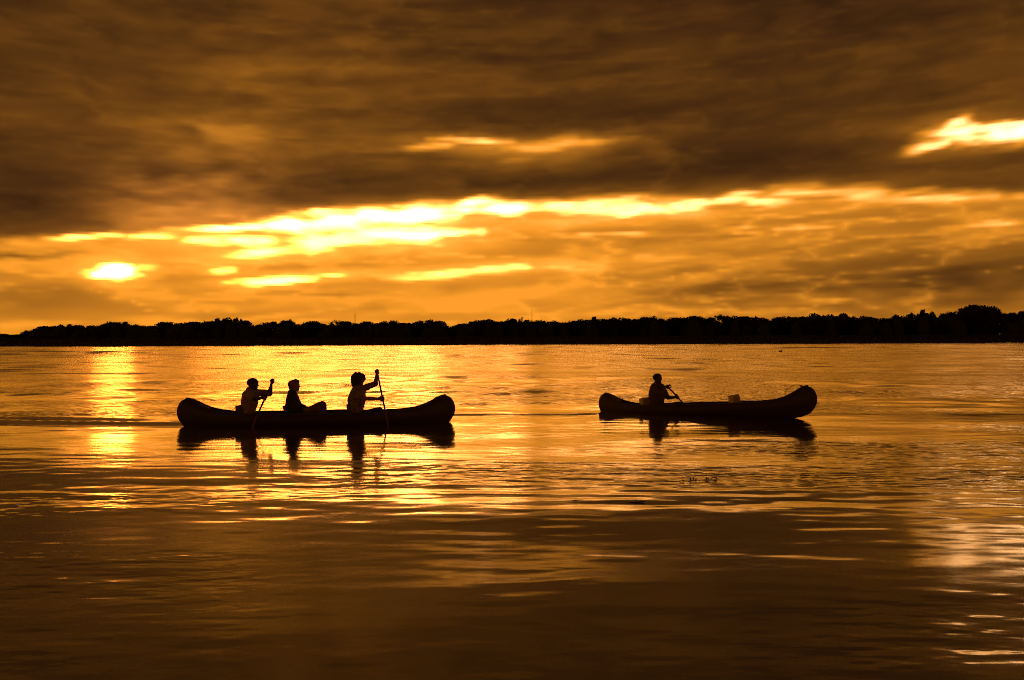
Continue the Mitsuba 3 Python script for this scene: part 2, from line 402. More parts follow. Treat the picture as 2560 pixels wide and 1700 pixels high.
scene["mat_water"] = {"type": "bumpmap", "arbitrary": proc(water_ripple, 0.004), "scale": 1.0,
                      "bsdf": {"type": "blendbsdf", "weight": proc(water_sheen),
                               "a": {"type": "principled", "base_color": rgb(0.008, 0.005, 0.003), "roughness": proc(water_rough), "eta": 1.4},
                               "b": {"type": "roughconductor", "material": "none", "distribution": "ggx", "alpha": proc(water_alpha), "specular_reflectance": rgb(1.0, 0.93, 0.80)}}}
obj("water", build_water(), "mat_water", kind="structure", label="calm lake surface with golden sunset reflections and low ripples", smooth=True)
scene["mat_open_water"] = {"type": "blendbsdf", "weight": proc(water_sheen),
                           "a": {"type": "principled", "base_color": rgb(0.008, 0.005, 0.003), "roughness": 0.17, "eta": 1.4},
                           "b": {"type": "roughconductor", "material": "none", "distribution": "ggx", "alpha": 0.029, "specular_reflectance": rgb(1.0, 0.93, 0.80)}}
obj("open_reach", build_open_reach(), "mat_open_water", "water", label="wind-ruffled open reach of the lake below the far shore", smooth=False)


# ------------------------------------------------------------------ far shore
def ground_z(x, y):
    base = np.interp(y, [280, 288, 296, 312, 334, 350, 600, 6000], [-1.2, 0.12, 0.8, 1.7, 2.7, 3.0, 3.4, 5.0])
    g = meshkit.fbm(np.stack([x * 0.05, y * 0.05, np.zeros_like(x)], -1), 3, 17) - 0.5
    return base + g * np.clip((y - 288) / 20, 0, 1) * 0.9


def build_ground():
    xs = np.concatenate([np.linspace(-6000, -420, 24), np.linspace(-400, 400, 321), np.linspace(420, 6000, 24)])
    ys = np.concatenate([np.arange(282, 352, 1.4), np.geomspace(353, 6000, 34)])
    X, Y = np.meshgrid(xs, ys)
    Z = ground_z(X.ravel(), Y.ravel()).reshape(X.shape)
    n, m = X.shape
    i, j = np.meshgrid(np.arange(n - 1), np.arange(m - 1), indexing="ij")
    f = np.stack([i * m + j, i * m + j + 1, (i + 1) * m + j + 1, (i + 1) * m + j], -1).reshape(-1, 4)
    return (np.stack([X, Y, Z], -1).reshape(-1, 3), f)


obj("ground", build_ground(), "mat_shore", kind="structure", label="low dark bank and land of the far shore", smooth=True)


def cards(centers, size, r, flat=0.0):
    """Leaf clumps: small bent quads at the given points, turned every way."""
    n = len(centers)
    a = r.normal(size=(n, 3))
    a /= np.linalg.norm(a, axis=1, keepdims=True)
    b = np.cross(a, r.normal(size=(n, 3)))
    b /= np.linalg.norm(b, axis=1, keepdims=True)
    s = size * r.uniform(0.55, 1.25, (n, 1))
    c = np.cross(a, b) * s * 0.25
    v = np.stack([centers - a * s, centers - b * s * 0.6 + c, centers + a * s, centers + b * s * 0.6 + c], 1).reshape(-1, 3)
    k = np.arange(n)[:, None] * 4
    return v, np.vstack([k + [0, 1, 2], k + [0, 2, 3]])


def crown_mesh(seed, kind):
    """A crown of unit height (0..1) and about unit width, base at 0."""
    r = np.random.default_rng(seed)
    pts = []
    if kind == "round":
        for _ in range(14):
            a, q = r.uniform(0, 6.283), r.uniform(0, 0.30) ** 0.8
            c = np.array([q * 1.15 * math.cos(a), q * math.sin(a), 0.42 + 0.40 * (1 - (q / 0.36) ** 2) * r.uniform(0.45, 1.0)])
            pts.append((c, r.uniform(0.14, 0.24)))
        pts += [(np.array([0, 0, 0.45]), 0.34), (np.array([0.1, 0, 0.25]), 0.30), (np.array([-0.1, 0, 0.25]), 0.30)]
        n, size = 2700, 0.044
    elif kind == "spiky":
        for _ in range(16):
            a, q = r.uniform(0, 6.283), r.uniform(0.0, 0.34)
            c = np.array([q * 1.2 * math.cos(a), q * math.sin(a), 0.45 + 0.48 * (1 - q / 0.4) * r.uniform(0.6, 1.05)])
            pts.append((c, r.uniform(0.06, 0.15)))
        pts += [(np.array([0, 0, 0.42]), 0.32), (np.array([0.12, 0, 0.22]), 0.28), (np.array([-0.12, 0, 0.22]), 0.28)]
        n, size = 2500, 0.042
    elif kind == "flat":                                    # spreading, umbrella-shaped
        for _ in range(15):
            a, q = r.uniform(0, 6.283), r.uniform(0, 0.5)
            pts.append((np.array([q * 1.1 * math.cos(a), q * 0.8 * math.sin(a), 0.80 - 0.35 * q * q + r.uniform(-0.06, 0.07)]), r.uniform(0.07, 0.14)))
        pts += [(np.array([0, 0, 0.3]), 0.26)]
        n, size = 1700, 0.038
    else:                                                   # open: sky shows through
        for _ in range(13):
            a, q = r.uniform(0, 6.283), r.uniform(0.0, 0.42)
            pts.append((np.array([q * 1.15 * math.cos(a), q * math.sin(a), 0.55 + 0.38 * (1 - (q / 0.5) ** 2) * r.uniform(0.5, 1.05)]), r.uniform(0.06, 0.13)))
        pts += [(np.array([0, 0, 0.28]), 0.27)]
        n, size = 900, 0.030
    vol = np.array([b ** 2.2 for _, b in pts])
    pick = r.choice(len(pts), n, p=vol / vol.sum())
    u = r.normal(size=(n, 3))
    u /= np.linalg.norm(u, axis=1, keepdims=True)
    rad = np.array([pts[i][1] for i in pick])[:, None] * r.uniform(0.25, 1.08, (n, 1)) ** 0.45
    c = np.array([pts[i][0] for i in pick]) + u * rad * [1, 1, 0.85]
    c[:, 2] = np.clip(c[:, 2], 0.02, 1.0)
    v, f = cards(c, size, r)
    v[:, 2] *= 1.0 / v[:, 2].max()
    return trimesh.Trimesh(v, f, process=False), pts


def trunk_mesh(seed, pts):
    r = np.random.default_rng(seed + 500)
    parts = [tube_mesh(bez([(0, 0, -0.05), (r.uniform(-0.02, 0.02), 0, 0.2), (r.uniform(-0.04, 0.04), 0, 0.45)], 6), np.linspace(0.035, 0.02, 6), 6)]
    top = np.array([0, 0, 0.36])
    for c, b in pts[:8]:
        parts.append(tube_mesh(bez([top + [0, 0, r.uniform(-0.12, 0.05)], top * 0.4 + c * 0.6 + r.uniform(-0.03, 0.03, 3), c], 6), np.linspace(0.016, 0.005, 6), 5))
    return trimesh.util.concatenate(parts)


CROWNS = {}
for kind in ("round", "spiky", "flat", "open"):
    CROWNS[kind] = []
    for s in range(4 if kind == "round" else 3):
        cm, cp = crown_mesh(100 + 7 * s + len(kind) * 31, kind)
        CROWNS[kind].append((mikit.ply(cm, "mat_leaf" if s % 2 == 0 else "mat_leaf_brown"), mikit.ply(trunk_mesh(s, cp), "mat_bark", smooth=40)))

# tree tops along the far shore: bearing (degrees), elevation of the top (degrees)
SKYLINE = [(-31.34, 0.268), (-30.67, 0.289), (-30.0, 0.33), (-29.33, 0.398), (-29.03, 0.372), (-28.65, 0.674), (-28.2, 0.805), (-27.81, 0.92), (-27.23, 0.939), (-26.96, 1.028), (-26.49, 1.048), (-26.09, 0.988),
           (-25.37, 0.991), (-24.72, 1.083), (-24.32, 1.22), (-23.99, 1.176), (-23.53, 1.206), (-23.08, 1.045), (-22.57, 0.983), (-22.07, 0.957), (-21.47, 1.206), (-21.13, 1.189), (-20.36, 1.174), (-19.66, 1.213),
           (-18.78, 1.272), (-18.34, 1.451), (-17.85, 1.5), (-17.27, 1.484), (-16.82, 1.316), (-16.0, 1.044), (-15.45, 1.206), (-15.0, 1.244), (-14.26, 1.322), (-13.98, 1.399), (-13.51, 1.084), (-13.05, 1.209),
           (-12.58, 1.277), (-12.02, 1.114), (-11.26, 1.355), (-10.69, 1.259), (-10.02, 1.133), (-10.41, 1.191), (-10.02, 1.162), (-9.35, 1.259), (-8.78, 1.064), (-8.3, 1.288), (-7.62, 1.336), (-7.43, 1.062),
           (-6.94, 1.159), (-6.07, 1.285), (-5.29, 1.382), (-4.7, 1.283), (-4.31, 0.909), (-3.82, 0.927), (-3.23, 1.122), (-2.54, 1.248), (-1.95, 1.345), (-1.36, 1.392), (-0.77, 1.272), (0.02, 1.437),
           (0.61, 1.503), (1.0, 1.334), (1.69, 1.312), (2.68, 1.278), (3.37, 1.156), (3.95, 1.271), (4.64, 1.365), (5.32, 1.538), (5.91, 1.377), (6.49, 1.452), (7.27, 1.447), (7.95, 1.344),
           (8.53, 1.486), (9.01, 1.55), (9.49, 1.381), (10.44, 1.422), (11.39, 1.443), (10.11, 1.444), (10.97, 1.418), (11.63, 1.508), (12.57, 1.432), (13.23, 1.589), (13.88, 1.505), (14.71, 1.458),
           (15.35, 1.451), (15.9, 1.351), (16.9, 1.434), (17.62, 1.397), (18.24, 1.418), (18.95, 1.614), (19.65, 1.53), (20.09, 1.413), (20.52, 1.592), (21.04, 1.401), (21.72, 1.41), (22.23, 1.293),
           (22.82, 1.258), (23.4, 1.458), (23.9, 1.379), (24.23, 1.562), (24.88, 1.748), (25.28, 1.607), (25.6, 1.291), (25.92, 1.489), (26.32, 1.589), (26.79, 1.685), (27.14, 1.854), (27.57, 1.958),
           (28.34, 1.872), (28.72, 1.674), (29.1, 1.451), (29.47, 1.47), (29.92, 1.564), (30.58, 1.602), (31.34, 1.498)]
SPECIAL = {107: ('round', 15.0, 'largest tree on the far shore, a broad dome near the right end of the skyline', None),
           100: ('spiky', 7.0, 'ragged spiky-topped tree just left of the tallest dome-shaped tree', None),
           89: ('round', 10.5, "broad low dome-shaped tree on the skyline beyond the right canoe's bow", None),
           92: ('round', 5.5, 'small round-topped tree just right of the low dome-shaped tree', None),
           81: ('flat', 6.5, 'see-through umbrella-shaped tree with a forked trunk, right of mid picture', None),
           73: ('round', 6.5, 'rounded tree bulging above the wood directly over the lone paddler', None),
           67: ('spiky', 6.5, 'pointed tree on the skyline above the stern of the right canoe', None),
           60: ('open', 6.0, 'airy see-through tree top at the middle of the skyline', None),
           50: ('round', 6.5, "round tree just left of the dip in the skyline over the left canoe's bow", None),
           46: ('round', 6.5, 'broad round tree just right of the antenna mast', None),
           38: ('open', 6.5, 'airy wide-topped tree just left of the antenna mast', None),
           33: ('round', 4.0, 'narrow round tree top poking up behind the middle passenger', None),
           26: ('round', 7.0, 'highest round tree of the left part of the far wood', None),
           27: ('flat', 4.5, "flat-topped wispy tree on the right shoulder of the left wood's highest tree", None),
           14: ('round', 7.0, 'rounded tree on the skyline above the bright reflection column', None),
           5: ('round', 4.5, 'small tree where the left end of the wood drops to the shore', None),
           105: ('round', 6.5, None, None),
           108: ('round', 8.0, None, None),
           106: ('round', 8.0, None, None)}


def plant_tree(bearing, elev, dist, kind, width, label, group=None, seed=0):
    x, y = dist * math.tan(math.radians(bearing)), dist
    top = EYE + math.tan(math.radians(elev)) * math.hypot(x, y)
    g = float(ground_z(np.array([x]), np.array([y]))[0])
    h = max(top - g, 1.6)
    key = thing("shoreline_tree", label, "tree", group)
    cr, tr = CROWNS[kind][seed % len(CROWNS[kind])]
    m = T().translate([x, y, g]).rotate([0, 0, 1], (seed * 77) % 360 if kind == "round" else ((seed * 77) % 40 - 20)).scale([width, width, h])
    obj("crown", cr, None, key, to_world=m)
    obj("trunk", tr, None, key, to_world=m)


PLACE_EDGES = (-25.3, -20.8, -15.6, -10.05, -3.5, 1.3, 5.7, 9.7, 19.0)
PLACES = ("left of the bright sun column", "from the sun column to the left canoe's stern", "over the left canoe's stern paddler", "over the left canoe's passenger", "from the antenna mast to the left canoe's bow",
          "between the left canoe's bow and the faint mast", "from the faint mast to the right canoe's stern", "over the lone paddler", "over the right canoe's bow half", "right of the right canoe")

for n, (b, e) in enumerate(SKYLINE):
    kind, width, label, d = SPECIAL.get(n, (None, None, None, None))
    if kind is None:
        kind = ("round", "round", "spiky", "round", "round", "spiky", "round")[(n * 5 + n // 7) % 7]
    group = None
    if label is None:
        where = PLACES[sum(b > edge for edge in PLACE_EDGES)]
        look = {"round": "round-topped", "spiky": "ragged-topped"}[kind]
        group = f"{look} trees {where}"
        label = f"dark {look} tree of the far wood {where}"
    near = SKYLINE[min(n + 1, len(SKYLINE) - 1)][0] - SKYLINE[max(n - 1, 0)][0]
    dist = 338 + 34 * ((n * 0.618) % 1)
    w = width or (0.5 * math.radians(near) * dist * 2.1 + 1.6)
    plant_tree(b, e, dist, kind, w, label, group, n)


def build_undergrowth():
    """Bushes closing the wood under the crowns: lumpy mounds with leaf clumps over them."""
    r = np.random.default_rng(5)
    meshes = []
    ball = trimesh.creation.icosphere(2)
    b = np.array([q[0] for q in SKYLINE])
    tops = np.array([q[1] for q in SKYLINE])
    for k in range(560):
        x = r.uniform(-285, 285)
        y = r.uniform(336, 372)
        g = float(ground_z(np.array([x]), np.array([y]))[0])
        brg = math.degrees(math.atan2(x, y))
        lim = (EYE + math.tan(math.radians(float(np.interp(brg, b, tops)))) * math.hypot(x, y) - g)
        h = lim * r.uniform(0.5, 0.86)
        if h < 0.3:
            continue
        m = ball.copy()
        m.vertices = m.vertices * [r.uniform(1.8, 3.4), 2.0, h] + [x, y, g - 0.1]
        m.vertices += 1.6 * (meshkit.fbm(m.vertices * 0.8, 3, k)[:, None] - 0.5) * m.vertex_normals
        meshes.append(m)
        pts = m.vertices[r.choice(len(m.vertices), 130)] + r.normal(0, 0.15, (130, 3))
        meshes.append(trimesh.Trimesh(*cards(pts[pts[:, 2] > g], 0.45, r), process=False))
    return trimesh.util.concatenate(meshes)


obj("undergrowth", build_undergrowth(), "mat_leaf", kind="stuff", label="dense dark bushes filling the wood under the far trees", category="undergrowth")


def build_reeds():
    r = np.random.default_rng(6)
    n = 26000
    x, y = r.uniform(-215, 215, n), 288.5 + 44 * r.uniform(0, 1, n)
    c = np.stack([x, y, ground_z(x, y) + 0.15], -1)
    v, f = cards(c, 0.32, r)
    return trimesh.Trimesh(v, f, process=False)


obj("reed_bed", build_reeds(), "mat_leaf_brown", kind="stuff", label="low reeds and scrub on the bank under the far wood", category="reeds")


def build_mast(bearing, top_elev, dist, label):
    x, y = dist * math.tan(math.radians(bearing)), dist
    g = float(ground_z(np.array([x]), np.array([y]))[0])
    h = EYE + math.tan(math.radians(top_elev)) * math.hypot(x, y) - g
    key = thing("radio_mast", label, "mast")
    legs, braces = [], []
    w = 0.16
    cs = [(x + w * math.cos(a), y + w * math.sin(a)) for a in (0.5, 2.6, 4.7)]
    for cx, cy in cs:
        legs.append(tube_mesh([(cx, cy, g - 0.3), (cx, cy, g + h * 0.5), (cx, cy, g + h * 0.9)], 0.03, 5))
    for lv in np.arange(0, h * 0.9, 0.6):
        for i in range(3):
            a, c = cs[i], cs[(i + 1) % 3]
            braces.append(tube_mesh([(a[0], a[1], g + lv), (c[0], c[1], g + min(lv + 0.6, h * 0.9))], 0.012, 4))
    obj("lattice_leg", trimesh.util.concatenate(legs), "mat_steel", key)
    obj("lattice_brace", trimesh.util.concatenate(braces), "mat_steel", key)
    obj("antenna", tube_mesh([(x, y, g + h * 0.86), (x, y, g + h)], 0.05, 6), "mat_steel", key)


build_mast(-10.03, 1.87, 420, "thin antenna mast rising above the wood on the left")
build_mast(1.29, 2.15, 620, "faint antenna mast above the wood near mid picture")


# ------------------------------------------------------------------ canoes
SHEER_X = [0, 1.15, 1.5, 1.8, 2.0, 2.15, 2.25, 2.34]
SHEER_Z = [0.235, 0.238, 0.255, 0.30, 0.37, 0.452, 0.50, 0.522]
STEM = np.array([(1.98, -0.10), (2.23, -0.055), (2.375, 0.015), (2.46, 0.11), (2.505, 0.205), (2.515, 0.29), (2.495, 0.38), (2.45, 0.46), (2.40, 0.503), (2.34, 0.522)])


def sheer(x):
    from scipy.interpolate import PchipInterpolator
    return PchipInterpolator(SHEER_X, SHEER_Z)(np.abs(x))


def stem_x(v):
    from scipy.interpolate import PchipInterpolator
    z = STEM[:, 1]
    return PchipInterpolator((z - z[0]) / (z[-1] - z[0]), STEM[:, 0])(v)


def hull_surface(inset, nu=97, nv=19):
    """One skin of the hull, (nu, 2 nv - 1, 3), from the port rail round the keel to the starboard rail."""
    u = np.sin(np.linspace(-1, 1, nu) * np.pi / 2) * 0.55 + np.linspace(-1, 1, nu) * 0.45
    v = np.linspace(0, 1, nv)
    U, V = np.meshgrid(u, v, indexing="ij")
    X = U * (stem_x(V) - inset)
    keel = -0.115 + 0.015 * np.abs(U) ** 3 + inset
    Z = keel + (sheer(U * 2.34) - keel) * V
    plan = np.clip(1 - np.abs(U) ** 2.1, 0, 1) ** 0.92
    sect = np.clip(V, 0, 1) ** 0.36 * (1 - 0.10 * sst(0.55, 1.0, V)) / 0.93
    fl = 0.5 * np.abs(U) ** 3
    sect = sect * (1 - fl) + fl * V ** 0.7
    Y = np.maximum(0.40 * plan * sect - inset * (V > 0), 0)
    port = np.stack([X, Y, Z], -1)[:, ::-1]
    star = np.stack([X, -Y, Z], -1)[:, 1:]
    return np.concatenate([port, star], 1)


def grid_faces(n, m, flip=False):
    i, j = np.meshgrid(np.arange(n - 1), np.arange(m - 1), indexing="ij")
    f = np.stack([i * m + j, (i + 1) * m + j, (i + 1) * m + j + 1, i * m + j + 1], -1).reshape(-1, 4)
    f = np.vstack([f[:, [0, 1, 2]], f[:, [0, 2, 3]]])
    return f[:, ::-1] if flip else f


def place(mesh, M):
    t = mesh.copy() if isinstance(mesh, trimesh.Trimesh) else to_tri(mesh)
    t.apply_transform(M)
    return t


def plate(pts, thick):
    """A rounded plate from a polygon in its own xy plane."""
    from shapely.geometry import Polygon
    poly = Polygon(pts).buffer(-0.02).buffer(0.02)
    m = trimesh.creation.extrude_polygon(poly, thick, engine="earcut")
    m.apply_translation([0, 0, -thick / 2])
    return m


def build_canoe(M, scale, label, seats, ropes, seat_mat, wide):
    key = thing("canoe", label, "canoe", None)
    S = M @ np.diag([scale, scale, 1.0, 1.0])
    outer, inner = hull_surface(0.0), hull_surface(0.012)
    n, m, _ = outer.shape
    v = np.concatenate([outer.reshape(-1, 3), inner.reshape(-1, 3)])
    f = [grid_faces(n, m), grid_faces(n, m, True) + n * m]
    for col in (0, m - 1):
        i = np.arange(n - 1)
        a, b = i * m + col, (i + 1) * m + col
        f += [np.stack([a, b, b + n * m], -1), np.stack([a, b + n * m, a + n * m], -1)]
    obj("hull", place(trimesh.Trimesh(v, np.vstack(f), process=False), S), "mat_hull", key, smooth=35)
    for col in (0, m - 1):
        line = outer[:, col] + [0, 0, 0.004]
        obj("gunwale", place(tube_mesh(line, 0.016, 8), S), "mat_rail", key)
    for s in (-1, 1):                                       # end decks
        a = [q for q in range(n) if outer[q, 0, 0] * s > 1.93]
        p, q = inner[a, 0] + [0, 0, -0.004], inner[a, m - 1] + [0, 0, -0.004]
        vv = np.concatenate([p, q, p - [0, 0, 0.02], q - [0, 0, 0.02]])
        k = len(a)
        ff = np.vstack([grid_faces(2, k), grid_faces(2, k, True) + 2 * k])
        obj("deck", place(trimesh.Trimesh(vv, ff, process=False), S), "mat_rail", key)
    for tx in (-0.70, 0.45, 1.55):                         # thwarts
        w = 0.375 * (1 - abs(tx / 2.34) ** 2.1)
        obj("thwart", place(tube_mesh(bez([(tx, -w, 0.175), (tx, 0, 0.16), (tx, w, 0.175)], 9), 0.014, 8), S), "mat_rail", key)
    for sx, lean, wrap in seats:
        pan = plate([(-0.17, -0.2), (0.17, -0.2), (0.17, 0.2), (-0.17, 0.2)], 0.02)
        pan.apply_translation([sx, 0, 0.045])
        st = obj("seat", place(pan, S), "mat_seat", key)
        th = np.radians(np.linspace(-88, 88, 15))
        zz = np.linspace(0.02, 0.33, 5)
        grid = []
        for t in (0.0, 0.016):                              # a curved shell, its sides drawn forward by wrap
            for z in zz:
                w = wide * (0.92 + 0.08 * math.sin(z / 0.33 * math.pi))
                cut = 1 - 0.10 * max(0.0, (z - 0.25) / 0.08)
                grid.append(np.stack([wrap * (1 - np.cos(th)) + t, w * cut * np.sin(th) * (1 - t), np.full_like(th, z)], -1))
        g = np.array(grid).reshape(2, 5 * 15, 3)
        rim = [0 * 15 + q for q in range(15)] + [q * 15 + 14 for q in range(1, 5)] + [4 * 15 + q for q in range(13, -1, -1)] + [q * 15 for q in range(3, 0, -1)]
        edge = [[rim[q], rim[(q + 1) % len(rim)], rim[(q + 1) % len(rim)] + 75] for q in range(len(rim))] + [[rim[q], rim[(q + 1) % len(rim)] + 75, rim[q] + 75] for q in range(len(rim))]
        bk = trimesh.Trimesh(g.reshape(-1, 3), np.vstack([grid_faces(5, 15), grid_faces(5, 15, True) + 75, edge]), process=False)
        B = trimesh.transformations.translation_matrix([sx - 0.20, 0, 0.05]) @ trimesh.transformations.rotation_matrix(math.radians(-lean), [0, 1, 0])
        obj("backrest", place(place(bk, B), S), seat_mat, st)
        for yy in (-0.15, 0.15):
            obj("seat_leg", place(tube_mesh([(sx, yy, 0.035), (sx, yy * 1.05, -0.085)], 0.014, 6), S), "mat_rail", st)
    for name, pts, rr in ropes:
        obj(name, place(tube_mesh(bez(pts, 26), rr, 6), S), "mat_rope", key)
    return key


BOAT1 = np_matrix(frame_matrix((-3.645, 16.60, -0.040), 4.0, 0.3).scale(1.039))
BOAT2 = np_matrix(frame_matrix((3.865, 18.15, -0.005), -33.0, 3.5))
LOOP = lambda s, x0, z0: ("grab_loop", [(s * x0, -0.04, z0), (s * (x0 - 0.01), -0.03, z0 + 0.05), (s * (x0 - 0.015), 0.03, z0 + 0.05), (s * (x0 - 0.01), 0.04, z0)], 0.006)
c1 = build_canoe(BOAT1, 0.985, "dark three-seat canoe on the left carrying three people", [(-1.24, 6, 0.14), (-0.33, 16, 0.03), (0.77, 8, 0.03)],
                 [LOOP(-1, 2.22, 0.45), LOOP(1, 2.2, 0.445), ("rope_knot", [(2.13, -0.03, 0.42), (2.16, 0.0, 0.475), (2.2, 0.03, 0.485), (2.24, 0.0, 0.47), (2.2, -0.03, 0.46), (2.15, 0.01, 0.465)], 0.016),
                  ("painter_rope", [(2.43, 0.0, 0.06), (2.425, -0.01, 0.0), (2.42, -0.01, -0.08)], 0.007)], "mat_seat_dark", 0.17)
c2 = build_canoe(BOAT2, 0.93, "dark canoe on the right with one paddler, two pale empty backrests and its bow lifted", [(-1.19, 10, 0.16), (0.90, 10, 0.16)],
                 [LOOP(-1, 2.22, 0.45), LOOP(1, 2.24, 0.47), ("painter_rope", [(1.86, 0.05, 0.31), (1.87, 0.03, 0.42), (1.96, 0.0, 0.50), (2.12, 0.0, 0.55), (2.2, 0.0, 0.53), (2.22, 0.0, 0.47)], 0.006),
                  ("rope_toggle", [(2.19, 0, 0.535), (2.22, 0, 0.505), (2.235, 0, 0.48)], 0.018)], "mat_seat", 0.235)


# ------------------------------------------------------------------ people
def hand_gripping(center, axis, knuckle, wrist, thumb_side=1, grip=0.016):
    """A hand closed on a bar through center along axis. knuckle: from the bar to the back of the hand."""
    a = sdir(axis)
    k = np.asarray(knuckle, float)
    k = sdir(k - a * (k @ a))
    m = np.cross(a, k) * thumb_side
    c = np.asarray(center, float)

    def pt(deg, rad, off):
        t = math.radians(deg)
        return c + a * off + (k * math.cos(t) + m * math.sin(t)) * rad

    parts = []
    offs = [0.032, 0.011, -0.010, -0.030]
    reach = [1.0, 1.08, 1.0, 0.86]
    base = []
    for o, l in zip(offs, reach):
        r0 = 0.0095 if l > 0.9 else 0.0085
        j = [pt(35, grip + 0.022, o), pt(95 * l, grip + 0.019, o), pt(165 * l, grip + 0.013, o * 0.97), pt(225 * l, grip + 0.010, o * 0.95)]
        base.append((j[0], 0.0125))
        for q in range(3):
            parts.append(bone(j[q], r0 * (1 - 0.08 * q), j[q + 1], r0 * (0.92 - 0.08 * q), 10))
    heel = np.asarray(wrist, float)
    inner = [(pt(-25, grip + 0.022, 0.026), 0.014), (pt(-25, grip + 0.022, -0.026), 0.013)]
    parts.append(hull(*base, *inner, n=10))
    parts.append(hull(*inner, (heel, 0.026), n=10))
    tb = [pt(-35, grip + 0.020, 0.036), pt(-80, grip + 0.020, 0.050), pt(-140, grip + 0.013, 0.046)]
    parts += [bone(heel * 0.4 + tb[0] * 0.6, 0.014, tb[0], 0.013, 10), bone(tb[0], 0.0125, tb[1], 0.011, 10), bone(tb[1], 0.011, tb[2], 0.009, 10)]
    t = to_tri(union(parts).refine_to_length(0.006))
    t.merge_vertices()
    trimesh.smoothing.filter_taubin(t, lamb=0.4, nu=0.42, iterations=4)
    return to_man(t)


def head_parts(c, fwd, up):
    """(skin pieces, frame) of a head centred at c."""
    f = sdir(fwd)
    u = sdir(np.asarray(up, float) - f * (np.asarray(up, float) @ f))
    l = np.cross(u, f)
    P = lambda x, y, z: np.asarray(c, float) + f * x + l * y + u * z
    sk = [hull((P(-0.030, 0, 0.022), 0.074), (P(0.028, 0, 0.030), 0.070), (P(-0.01, 0.012, 0.03), 0.072), (P(-0.01, -0.012, 0.03), 0.072)),
          hull((P(0.040, 0.018, 0.0), 0.052), (P(0.040, -0.018, 0.0), 0.052), (P(0.050, 0.02, -0.045), 0.036), (P(0.050, -0.02, -0.045), 0.036), (P(0.062, 0, -0.085), 0.025), (P(0.0, 0.045, -0.055), 0.02), (P(0.0, -0.045, -0.055), 0.02)),
          hull((P(0.090, 0, 0.006), 0.008), (P(0.105, 0, -0.024), 0.010), (P(0.090, 0.011, -0.034), 0.009), (P(0.090, -0.011, -0.034), 0.009), n=10),
          hull((P(0.083, 0.030, 0.020), 0.011), (P(0.083, -0.030, 0.020), 0.011), (P(0.088, 0, 0.016), 0.010), n=10),
          hull((P(0.084, 0.016, -0.056), 0.007), (P(0.084, -0.016, -0.056), 0.007), (P(0.090, 0, -0.056), 0.008), n=10),
          hull((P(0.080, 0.014, -0.067), 0.007), (P(0.080, -0.014, -0.067), 0.007), (P(0.086, 0, -0.067), 0.008), n=10)]
    for s in (1, -1):
        sk.append(hull((P(-0.012, s * 0.076, 0.018), 0.009), (P(-0.022, s * 0.082, 0.008), 0.010), (P(-0.008, s * 0.074, -0.026), 0.008), n=10))
        sk.append(hull((P(0.060, s * 0.040, -0.026), 0.022), (P(0.040, s * 0.050, -0.02), 0.022), n=10))
    return sk, P


